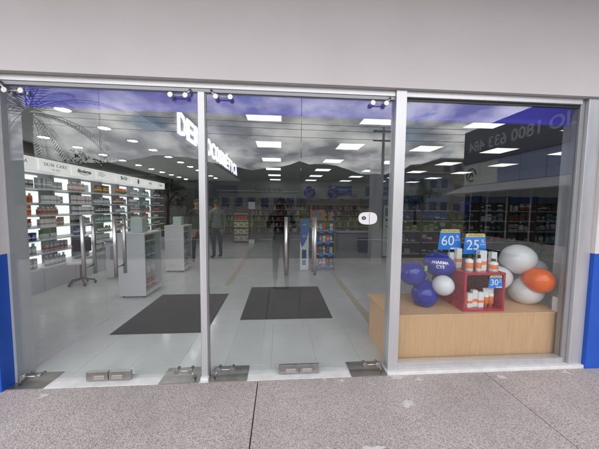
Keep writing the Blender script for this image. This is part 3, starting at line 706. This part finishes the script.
for n_, (x, lab) in enumerate(((.93, 'blue balloon hanging above the brown carton'), (1.70, 'blue balloon hanging left of the column'))):
    balloon(lab, (x, 6.0, 2.02), (0, 0, 1), .19, .20, BBLUE, 'hanging blue balloons')
    hs_ = bpy.data.objects['balloon' if False else [o for o in bpy.data.objects if o.get('label') == lab][0].name]
    MB().tube([(0, 0, .18), (0, 0, 1.079)], .0015, 5).build('string', WHITEP, hs_)
balloon('blue balloon above the shelves at the right rear', (5.58, 5.25, 1.60), (.2, 0, 1), .17, .19, BBLUE, 'hanging blue balloons')
MB().tube([(0, 0, .18), (0, 0, 1.499)], .0015, 5).build('string', WHITEP, [o for o in bpy.data.objects if o.get('label') == 'blue balloon above the shelves at the right rear'][0])

# ------------------------------------------------------------------ window counter with the red display
ct = thing('window_counter', 'low beech wood display counter behind the shop window', 'counter', (1.09, .085, 0))
bx('front_panel', WOOD, ct, 0, 1.88, 0, .02, .002, .478); bx('end_panel', WOOD, ct, 0, .02, .021, .62, .002, .478); bx('end_panel', WOOD, ct, 1.86, 1.88, .021, .62, .002, .478)
bx('rear_panel', WOOD, ct, .021, 1.859, .60, .62, .002, .478); bx('top', WOOD, ct, -.025, 1.885, -.004, .635, .479, .505, bev=.002)
ZC = .505
rb = thing('red_display_box', 'open red display box with two levels on the wooden counter', 'display box', (1.86, .13, ZC), -.02)
w, h, d_, tk = .43, .40, .50, .022
bx('bottom', RED, rb, 0, w, 0, d_, .0, tk); bx('top', RED, rb, 0, w, 0, d_, h - tk, h); bx('side', RED, rb, 0, tk, .0, d_, tk + .001, h - tk - .001); bx('side', RED, rb, w - tk, w, .0, d_, tk + .001, h - tk - .001)
bx('back', RED, rb, tk + .001, w - tk - .001, d_ - .015, d_, tk + .001, h - tk - .001)
def sale_sign(label, loc, sc, num, head, rz=0):
    s = thing('sale_sign', label, 'sign', loc, rz, 'blue sale signs')
    MB().prism([(-.148 * sc, 0), (.148 * sc, 0), (.125 * sc, .205 * sc), (-.125 * sc, .205 * sc)], 0, .004).build('board', SIGNBLUE, s)
    MB().prism([(-.124 * sc, .206 * sc), (.124 * sc, .206 * sc), (.116 * sc, .238 * sc), (.10 * sc, .246 * sc), (-.10 * sc, .246 * sc), (-.116 * sc, .238 * sc)], -.001, .005).build('yellow_header', SIGNYEL, s)
    lettering(head, .026 * sc, BROWN, s, ((0, -.002, .225 * sc), (1, 0, 0), (0, 0, 1)), name='header_print', extrude=.0004)
    lettering(num, .17 * sc, SIGNWHITE, s, ((-.028 * sc, -.001, .105 * sc), (1, 0, 0), (0, 0, 1)), name='number_print', extrude=.0005)
    lettering('%', .055 * sc, SIGNWHITE, s, ((.092 * sc, -.001, .155 * sc), (1, 0, 0), (0, 0, 1)), name='percent_print', extrude=.0005)
    lettering('DCTO', .024 * sc, SIGNWHITE, s, ((.096 * sc, -.001, .115 * sc), (1, 0, 0), (0, 0, 1)), name='small_print', extrude=.0004)
    bx('white_strip', SIGNWHITE, s, .01 * sc, .13 * sc, -.0012, -.0002, .008 * sc, .024 * sc)
    return s
BT = ZC + h
s1 = sale_sign('blue sixty percent sale sign standing at the back of the red box', (1.88, .42, BT + .19), .92, '60', 'SUPER DESCUENTOS')
MB().tube([(0, .006, -.19), (0, .006, .1)], .004, 6).build('support', STEEL, s1); bx('support_foot', CLEAR, s1, -.05, .05, -.03, .03, -.19, -.186)
s2 = sale_sign('blue twenty-five percent sale sign standing above the white cartons', (2.13, .36, BT + .15), .92, '25', 'APROVECHALO')
MB().tube([(0, .006, -.15), (0, .006, .1)], .004, 6).build('support', STEEL, s2); bx('support_foot', CLEAR, s2, -.05, .05, -.03, .03, -.15, -.146)
sale_sign('small blue thirty percent sale sign hanging in the red box opening', (2.185, .122, ZC + h - .025 - .13), .52, '30', 'APROVECHALO')
OR_ = (.80, .22, .06)
def pk(kind, x, y, z, w_, hh, lab, cap=None, band=OR_, body=(.78, .78, .76)): put(kind, w_, w_ * .7, hh, body, band, (x, y, z), random.uniform(-.12, .12), lab, 'white and orange packs in the red display', cap)
pk('carton', 1.90, .42, BT, .055, .16, 'tall white and orange carton under the sixty percent sign')
pk('carton', 1.955, .38, BT, .06, .21, 'tallest white and orange carton between the two big sale signs')
pk('bottle', 1.965, .22, BT, .075, .165, 'white bottle with black cap at the front left of the red box top', K_)
pk('bottle', 2.055, .20, BT, .055, .17, 'slim white bottle with dark cap second on the red box top', K_)
pk('carton', 2.115, .24, BT, .075, .21, 'wide white carton with orange band in the middle of the red box top')
pk('carton', 2.165, .33, BT, .06, .20, 'white carton behind the wide carton on the red box top')
pk('bottle', 2.215, .20, BT, .085, .13, 'low wide jar with black lid and orange band on the red box top', K_)
pk('carton', 2.263, .27, BT, .065, .19, 'white carton with peach base at the right end of the red box top', None, (.75, .4, .25))
z0 = ZC + tk
pk('carton', 1.905, .20, z0, .045, .155, 'orange and white carton at the left inside the red box', None, (.78, .78, .76), OR_)
pk('carton', 1.965, .20, z0, .06, .15, 'white carton with orange band second inside the red box')
pk('carton', 2.035, .22, z0, .055, .175, 'taller white carton with orange band in the middle inside the red box')
pk('carton', 2.09, .20, z0, .055, .16, 'white carton with orange band right of centre inside the red box')
pk('tube', 2.15, .20, z0, .055, .20, 'white tube leaning at the right inside the red box', OR_)
pk('tube', 2.205, .20, z0, .055, .21, 'white tube with orange side at the right end inside the red box', OR_)
pk('bottle', 1.985, .40, z0, .06, .27, 'dark red bottle at the back inside the red box', K_, (.3, .05, .05), (.35, .12, .1))
ob_ = thing('outlet_box', 'white plastic outlet box on the window jamb above the counter', 'outlet', (2.875, .07, ZC + .001))
bx('case', WHITEP, ob_, -.05, .05, 0, .06, 0, .15, bev=.006); bx('cover', SIGNWHITE, ob_, -.036, .036, -.004, -.0005, .03, .12, bev=.001)

# ------------------------------------------------------------------ shelves behind the window
for q in range(6):
    x0 = 3.45 + .95 * q
    if x0 + .94 > 9.45: break
    un = gondola('wooden_shelf_unit', 'brown wooden shelf unit behind the window, %s from the column' % ordn[q], x0, x0 + .93, 5.5, 5.95, 1.95, [.15, .5, .85, 1.18, 1.5], BROWN, mat('unit_back', (.2, .16, .14)), 'brown shelf units behind the window')
    bx('header_board', [LINENAVY, mat('header_blue_grey', (.10, .13, .22), .5)][q % 2], un, -.46, .46, .0, .02, 1.75, 1.94)
    for k_ in range(3): bx('price_card', SIGNWHITE if k_ % 2 else SIGNBLUE, un, -.36 + .28 * k_, -.29 + .28 * k_, .001, .007, 1.44 - .33 * k_, 1.475 - .33 * k_)
    for si, z in enumerate((.15, .5, .85, 1.18, 1.5)):
        n_ = 4
        for i in range(n_):
            if random.random() < .12: continue
            if i in (0, 2):
                c1 = random.choice((W_, CR_, BR_, DB_, G_, BR_, K_, TE_)); c2 = random.choice((W_, BR_, DB_, G_, K_, RE_)); kd = random.choice(('carton', 'carton', 'bottle', 'tube'))
            put(kd, random.choice((.10, .13, .16)), .12, random.uniform(.13, .26), c1, c2, (x0 + .14 + .2 * i + random.uniform(-.02, .02), 5.62, z), random.uniform(-.1, .1),
                '%s %s, %s on the %s shelf of the %s brown unit' % (CN[c1], kd, ordn[i], ['bottom', 'second', 'third', 'fourth', 'top'][si], ordn[q]), 'packs on the brown shelf units', K_)
stuff(allp.build('far_shelf_products', [mat('pack_%d_%d_%d' % tuple(int(v * 255) for v in c), c, .45) for c in MIX]))
bpy.data.objects['far_shelf_products']['label'] = 'crowded small packs on the back wall shelves'

# ------------------------------------------------------------------ people
def person(label, loc, rz, cloth, pose, hair=(.012, .009, .008), skin=(.36, .20, .13), group=None):
    root = thing('person', label, 'person', loc, rz, group)
    J_ = {'pelvis': ((0, 0, .95), (.155, .11)), 'waist': ((0, 0, 1.08), (.135, .10)), 'chest': ((0, 0, 1.28), (.165, .115)), 'collar': ((0, 0, 1.43), (.10, .075)), 'neck': ((0, .01, 1.50), (.055, .055)), 'jaw': ((0, .025, 1.565), (.068, .08)), 'brow': ((0, .015, 1.64), (.076, .095)), 'crown': ((0, .0, 1.70), (.055, .07))}
    E_ = [('pelvis', 'waist'), ('waist', 'chest'), ('chest', 'collar'), ('collar', 'neck'), ('neck', 'jaw'), ('jaw', 'brow'), ('brow', 'crown')]
    for s, n_ in ((-1, 'l'), (1, 'r')):
        arm = pose['arm_' + n_]
        J_['sh' + n_] = ((s * .185, 0, 1.40), (.062, .062)); J_['el' + n_] = (arm[0], (.046, .046)); J_['wr' + n_] = (arm[1], (.030, .034)); J_['pa' + n_] = (arm[2], (.022, .040))
        J_['hip' + n_] = ((s * .09, 0, .88), (.092, .095)); J_['kn' + n_] = ((s * .105, .015, .49), (.060, .062)); J_['an' + n_] = ((s * .11, -.02, .095), (.042, .045)); J_['to' + n_] = ((s * .125, .14, .042), (.042, .036))
        E_ += [('collar', 'sh' + n_), ('sh' + n_, 'el' + n_), ('el' + n_, 'wr' + n_), ('wr' + n_, 'pa' + n_), ('pelvis', 'hip' + n_), ('hip' + n_, 'kn' + n_), ('kn' + n_, 'an' + n_), ('an' + n_, 'to' + n_)]
    names = list(J_); me = bpy.data.meshes.new('body'); me.from_pydata([J_[n_][0] for n_ in names], [(names.index(a), names.index(b)) for a, b in E_], [])
    o = obj('body', me); o.modifiers.new('skin', 'SKIN'); sd = me.skin_vertices[0].data
    for i, n_ in enumerate(names): sd[i].radius = J_[n_][1]
    sd[0].use_root = True
    o.modifiers.new('sub', 'SUBSURF').levels = 2; o.modifiers['sub'].render_levels = 2
    dg = bpy.context.evaluated_depsgraph_get(); dg.update(); nm = bpy.data.meshes.new_from_object(o.evaluated_get(dg)); bpy.data.objects.remove(o)
    bm = bmesh.new(); bm.from_mesh(nm)
    for f in bm.faces: f.smooth = True
    # fingers rooted in the palm
    fb = MB(); fb.bm.free(); fb.bm = bm
    for s, n_ in ((-1, 'l'), (1, 'r')):
        wr, pa = Vector(pose['arm_' + n_][1]), Vector(pose['arm_' + n_][2]); dr = (pa - wr).normalized()
        side = dr.cross(Vector((s, 0.01, 0))).normalized(); inn = dr.cross(side).normalized() * (1 if s > 0 else 1)
        curl = Vector((-s, 0, 0)) - dr * Vector((-s, 0, 0)).dot(dr); curl = curl.normalized() if curl.length > .1 else inn
        for q, ln in enumerate((.066, .076, .070, .056)):
            b0 = pa + side * (.027 - .018 * q) - dr * .005
            fb.tube([b0, b0 + dr * ln * .5 + curl * .008, b0 + dr * ln * .85 + curl * .026], [.0088, .008, .0065], 6)
        tb = wr.lerp(pa, .45) + side * .026
        fb.tube([tb, tb + side * .024 + dr * .022 + curl * .012, tb + side * .026 + dr * .05 + curl * .02], [.011, .0095, .0075], 6)
    wrs = [(Vector(pose['arm_' + n_][1]), Vector(pose['arm_' + n_][2])) for n_ in 'lr']
    for f in bm.faces:
        c = f.calc_center_median(); mi = 1
        if c.z > 1.475 and abs(c.x) < .12: mi = 0
        elif c.z < .09: mi = 3
        elif c.z < .93 and abs(c.x) < .22: mi = 2
        for wv, pv in wrs:
            if (c - wv).dot((pv - wv).normalized()) > -.01 and (c - wv).length < .24: mi = 0
        f.material_index = mi
    me2 = bpy.data.meshes.new('body'); bm.to_mesh(me2); bm.free()
    for m_ in (mat('skin_tone', skin, .55), cloth[0], cloth[1], cloth[2]): me2.materials.append(m_)
    obj('body', me2, root)
    hb = MB()
    def ell(b, c, r, n=14, z0=-1., mi=0):
        b.lathe([(math.cos(math.asin(max(-1, min(1, z0 + (1 - z0) * i / 8)))) , (z0 + (1 - z0) * i / 8)) for i in range(9)], n=n)
        return b
    ell(hb, None, None, z0=-.25); hm = hb.mesh('hair', mat('hair_%d' % int(hair[0] * 1000), hair, .6, bump=.3, bscale=180))
    for v in hm.vertices:
        v.co = Vector((v.co.x * .087, v.co.y * .105 - .012, v.co.z * .09 + 1.665)) + Vector((0, -.01 if v.co.z < 0 else 0, -.03 if v.co.y < -.3 and v.co.z < 0 else 0))
    obj('hair', hm, root)
    for s in (-1, 1):
        MB().lathe([(0, -.009), (.007, -.006), (.009, 0), (.007, .006), (0, .009)], (s * .030, .108, 1.632), 8).build('eye', INK, root)
        MB().lathe([(0, -.03), (.010, -.02), (.014, 0), (.012, .02), (0, .03)], (s * .080, .0, 1.62), 8).build('ear', mat('skin_tone', skin), root)
    MB().prism([(-.016, 1.585), (.016, 1.585), (.005, 1.632), (-.005, 1.632)], .10, .135).build('nose', mat('skin_tone', skin), root)
    bx('mouth', mat('lip', (.25, .08, .07), .5), root, -.022, .022, .098, .112, 1.553, 1.562)
    return root
DARKC = mat('dark_suit_cloth', (.018, .019, .024), .85, var=.2, vscale=30); GREYC = mat('grey_knit', (.17, .18, .20), .9, var=.35, vscale=26); NAVYC = mat('navy_cloth', (.03, .035, .055), .9, var=.2, vscale=30); SHOE = mat('black_shoe', (.012, .012, .013), .4)
rest = {'arm_l': ((-.24, -.02, 1.13), (-.25, .05, .88), (-.245, .07, .80)), 'arm_r': ((.24, -.02, 1.13), (.25, .05, .88), (.245, .07, .80))}
person('person in dark suit standing beside the rear pedestal, half behind the slim post', (-2.30, 5.15, 0), R(200), (DARKC, DARKC, SHOE), rest)
reach = {'arm_l': ((-.24, .03, 1.13), (-.20, .24, 1.02), (-.18, .31, 1.02)), 'arm_r': ((.25, -.02, 1.13), (.26, .06, .88), (.255, .08, .80))}
person('person in grey top standing just right of the slim post', (-1.86, 5.55, 0), R(40), (GREYC, NAVYC, SHOE), reach, hair=(.06, .02, .012))
hold = {'arm_l': ((-.25, .16, 1.17), (-.09, .30, 1.44), (-.075, .325, 1.50)), 'arm_r': ((.25, .16, 1.17), (.09, .30, 1.44), (.075, .325, 1.50))}
person('photographer in dark clothes mirrored in the glass, holding up a phone', (.02, -2.70, 0), 0, (NAVYC, DARKC, SHOE), hold)
ph = thing('smartphone', 'black phone held up by the mirrored photographer', 'phone', (0, -2.362, 1.545))
MB().box(-.080, .080, -.006, .003, -.038, .038, bev=.003).build('body', BLACK, ph)
MB().lathe([(0, 0), (.006, 0), (.006, .0025), (0, .0025)], n=12).build('lens_ring', STEEL, ph).location = (.06, .0, .02)

# ------------------------------------------------------------------ what the glass mirrors: wing of the building, street, trees, hills
FASC = mat('navy_fascia', (.022, .034, .075), .45, var=.06, vscale=2)
wg = thing('shop_wing_building', 'shop wing with dark navy fascia and white phone number mirrored in the window', 'building', (8.0, 0, 0))
bx('fascia', FASC, wg, 0, .25, -8.75, -.10, 3.45, 4.82); bx('rear_block', mat('wing_wall', (.5, .5, .5), .8, var=.05), wg, .26, 7, -8.75, -.06, 0, 4.4)
lettering('DOMICILIO 1800 633 484', .57, mat('fascia_letter', (.34, .35, .39), .5), wg, ((-.006, -5.32, 4.08), (0, -1, 0), (0, 0, 1)), name='fascia_lettering', extrude=.004, bold=.012)
for q in range(7):
    y0 = -8.75 + .9 * q
    bx('wall_panel', [mat('wing_white', (.55, .55, .54), .6), mat('wing_blue_grey', (.20, .25, .40), .6), mat('wing_blue', (.03, .10, .38), .5)][[0, 0, 1, 1, 1, 2, 1][q]], wg, .05, .255, y0 + .01, y0 + .89, 2.55, 3.44)
    wn = bx('window', mat('wing_window', (.03, .035, .04), .12), wg, .12, .255, y0 + .04, y0 + .86, .5, 2.2); bx('frame', ALU, wn, .09, .119, y0 + .40, y0 + .46, .5, 2.2)
    bx('sill_wall', mat('wing_white', (.55, .55, .54)), wg, .06, .255, y0 + .01, y0 + .89, 0, .49)
em = MB()
for k_ in range(18): pass
em.tube([(.03, -8.3 + .26 * math.cos(a), 2.98 + .26 * math.sin(a)) for a in [k_ * .35 for k_ in range(16)]], .02, 6); em.tube([(.03, -8.42, 2.88), (.03, -8.26, 3.12), (.03, -8.2, 2.9)], .02, 6)
em.build('emblem', INK, wg)
aw = MB()
for q in range(8): aw.prism([(-.9, 2.15), (0.04, 2.5), (.04, 2.53), (-.9, 2.18)], -8.6 + .75 * q, -8.6 + .75 * q + .74, 'y', q % 2)
aw.build('awning', [mat('awning_grey', (.34, .34, .35), .7), mat('awning_pale', (.37, .37, .38), .7)], wg)
def house(label, x, y, w, d, h, wallc, floors, cols_, winc=(.03, .05, .09)):
    hq = thing('house', label, 'building', (x, y, -.15), 0, 'buildings across the road mirrored in the glass')
    bx('wall', mat('house_%d' % int(sum(wallc) * 1000), wallc, .85, var=.08, vscale=1.2), hq, -w / 2, w / 2, -d, 0, 0, h)
    bx('roof', mat('flat_roof_grey', (.25, .25, .26), .8), hq, -w / 2 - .2, w / 2 + .2, -d - .2, .2, h + .002, h + .25)
    wm = {}
    for f_ in range(floors):
        for c_ in range(cols_):
            z = h / floors * (f_ + .35); xx = -w / 2 + w / cols_ * (c_ + .5); ww = w / cols_ * .28
            wn = bx('window', mat('house_window', winc, .15), hq, xx - ww, xx + ww, .001, .03, z, z + h / floors * .42)
            bx('sill', mat('sill_grey', (.5, .5, .5), .7), wn, xx - ww - .05, xx + ww + .05, .001, .09, z - .08, z - .002)
    return hq
house('pale blue grey block of flats mirrored left in the shop window', 22.5, -38, 9, 8, 7.2, (.17, .20, .26), 2, 5)
house('tan concrete house with flat roof mirrored beside the navy wing', 30, -39, 8, 8, 9.6, (.22, .20, .175), 3, 4)
house('low white house mirrored behind the photographer', -4, -46, 14, 8, 4.4, (.20, .195, .19), 1, 6)
house('grey two storey house mirrored in the left doors', -24, -44, 13, 9, 6.6, (.19, .185, .18), 2, 5)
house('cream house mirrored in the right hand door', 11, -50, 10, 8, 5.2, (.20, .18, .15), 2, 4)
pl = thing('utility_pole', 'concrete utility pole with crossarms mirrored in the right hand door', 'pole', (8.8, -20, -.15))
MB().tube([(0, 0, 0), (0, 0, 8.6)], [.17, .10], 12).build('pole', mat('concrete_pole', (.2, .2, .2), .8), pl)
for z in (8.2, 7.4): MB().box(-.9, .9, -.05, .05, z, z + .1).build('crossarm', mat('dark_timber', (.06, .05, .045), .8), pl)
for q in range(3): MB().lathe([(.05, 0), (.07, .05), (.04, .1), (.05, .16)], (-.75 + .75 * q, 0, 8.31), 8).build('insulator', WHITEP, pl)
for n_, (za, zb, dx) in enumerate(((8.35, 8.3, -.75), (8.35, 8.3, .75), (7.5, 7.3, 0))):
    w_ = MB()
    w_.tube([(-60 + 6 * k_, -20 + dx + (k_ - 11.5) * .0, za - .15 + 1.3 * (((k_ % 12) - 6) / 6.) ** 2 * 0 - .5 * (1 - ((k_ - 11.46) / 11.5) ** 2) * 0 + (.0006 * (k_ * 6 - 68.8) ** 2 if abs(k_ * 6 - 68.8) < 40 else .96)) for k_ in range(24)], .018, 5)
    tag(w_.build('power_line', BLACK), ['upper near power line mirrored across the sky', 'upper far power line mirrored across the sky', 'lower power line mirrored across the sky'][n_], 'cable', 'power lines')
# palm tree
pt = thing('palm_tree', 'palm tree with long fronds mirrored in the left doors', 'tree', (-10.3, -9.4, -.15))
MB().tube([(0, 0, 0), (.08, 0, 2), (.02, .05, 4.2), (.1, .1, 5.4)], [.24, .18, .15, .17], 12).build('trunk', mat('palm_bark', (.12, .10, .08), .9, var=.3, vscale=12, bump=.5, bscale=25), pt)
fr_m = mat('palm_leaf', (.055, .10, .03), .55, var=.3, vscale=4)
crown_ = MB()
for q in range(17):
    a = q * 2.4; el = R(68 - q * 5.2); ln = random.uniform(2.9, 3.6)
    pts = []; p = Vector((.1, .1, 5.4)); dr = Vector((math.cos(a) * math.cos(el), math.sin(a) * math.cos(el), math.sin(el)))
    for k_ in range(15):
        pts.append(p.copy()); p = p + dr * ln / 14; dr = (dr + Vector((0, 0, -.085))).normalized()
    crown_.tube(pts, [.022 - .0013 * k_ for k_ in range(15)], 5)
    for k_ in range(2, 15):
        tdir = (pts[k_] - pts[k_ - 1]).normalized(); sd_ = tdir.cross(Vector((0, 0, 1))).normalized()
        for s in (-1, 1):
            for sub in (0, .5):
                b0 = pts[k_ - 1].lerp(pts[k_], sub); l_ = (.55 - .022 * abs(k_ - 6)) * random.uniform(.85, 1.1)
                tip = b0 + (sd_ * s * .8 + tdir * .65 + Vector((0, 0, -.28))).normalized() * l_
                m_ = b0.lerp(tip, .4); wv = tdir * .026
                crown_.bm.faces.new([crown_.bm.verts.new(v) for v in (b0 - wv * .4, m_ - wv, tip, m_ + wv)])
crown_.build('crown', fr_m, pt)
def leafy(label, x, y, h, r):
    t = thing('street_tree', label, 'tree', (x, y, -.15), random.uniform(0, 6), 'street trees mirrored in the glass')
    tm = MB(); tm.tube([(0, 0, 0), (.05, .03, h * .35), (0, .05, h * .6)], [.16, .11, .07], 8)
    for q in range(5):
        a = q * 1.3; tm.tube([(.03, .03, h * (.32 + .05 * q)), (r * .6 * math.cos(a), r * .6 * math.sin(a), h * (.55 + .07 * q))], [.06, .02], 6)
    tm.build('trunk', mat('bark', (.08, .06, .045), .9, var=.3), t)
    cm_ = MB()
    cl_ = [Vector((random.gauss(0, r * .5), random.gauss(0, r * .5), h * .68 + random.gauss(0, r * .42))) for _ in range(26)]
    for c in cl_:
        for _ in range(70):
            p = c + Vector((random.gauss(0, .28), random.gauss(0, .28), random.gauss(0, .22))) * r * .6
            n_ = Vector((random.gauss(0, 1), random.gauss(0, 1), random.gauss(.4, 1))).normalized(); u_ = n_.orthogonal().normalized() * .11; v_ = n_.cross(u_).normalized() * .06
            cm_.bm.faces.new([cm_.bm.verts.new(q_) for q_ in (p - u_, p + v_, p + u_, p - v_)])
    cm_.build('crown', mat('leaf_green', (.045, .085, .025), .6, var=.35, vscale=2), t)
leafy('leafy street tree mirrored left of the photographer', -9, -19.5, 5.2, 1.6); leafy('leafy street tree mirrored in the left doors beyond the palm', -17, -21, 6.0, 1.9); leafy('small leafy street tree mirrored behind the utility pole', 14, -24, 4.6, 1.4)
# hills
hb_ = MB(); cols_n = 90; rows_n = 10; grid = []
for i in range(cols_n + 1):
    x = -2600 + 5200 * i / cols_n; rowv = []
    for j in range(rows_n + 1):
        f_ = j / rows_n; yv = -700 - 900 * f_
        rid = 250 + 75 * mnoise.noise(Vector((x / 420, .3, 0))) + 40 * mnoise.noise(Vector((x / 150, 4.1, 0))) + 12 * mnoise.noise(Vector((x / 50, 8.1, 0)))
        z = rid * (f_ ** .8) + (18 * mnoise.noise(Vector((x / 90, yv / 90, 2))) if 0 < f_ < 1 else 0)
        rowv.append(hb_.bm.verts.new((x, yv, z - 3)))
    grid.append(rowv)
for i in range(cols_n):
    for j in range(rows_n):
        f = hb_.bm.faces.new((grid[i][j], grid[i + 1][j], grid[i + 1][j + 1], grid[i][j + 1])); f.smooth = True
struct(hb_.build('hills', mat('forested_hill', (.030, .040, .034), .95, var=.3, vscale=.02)))
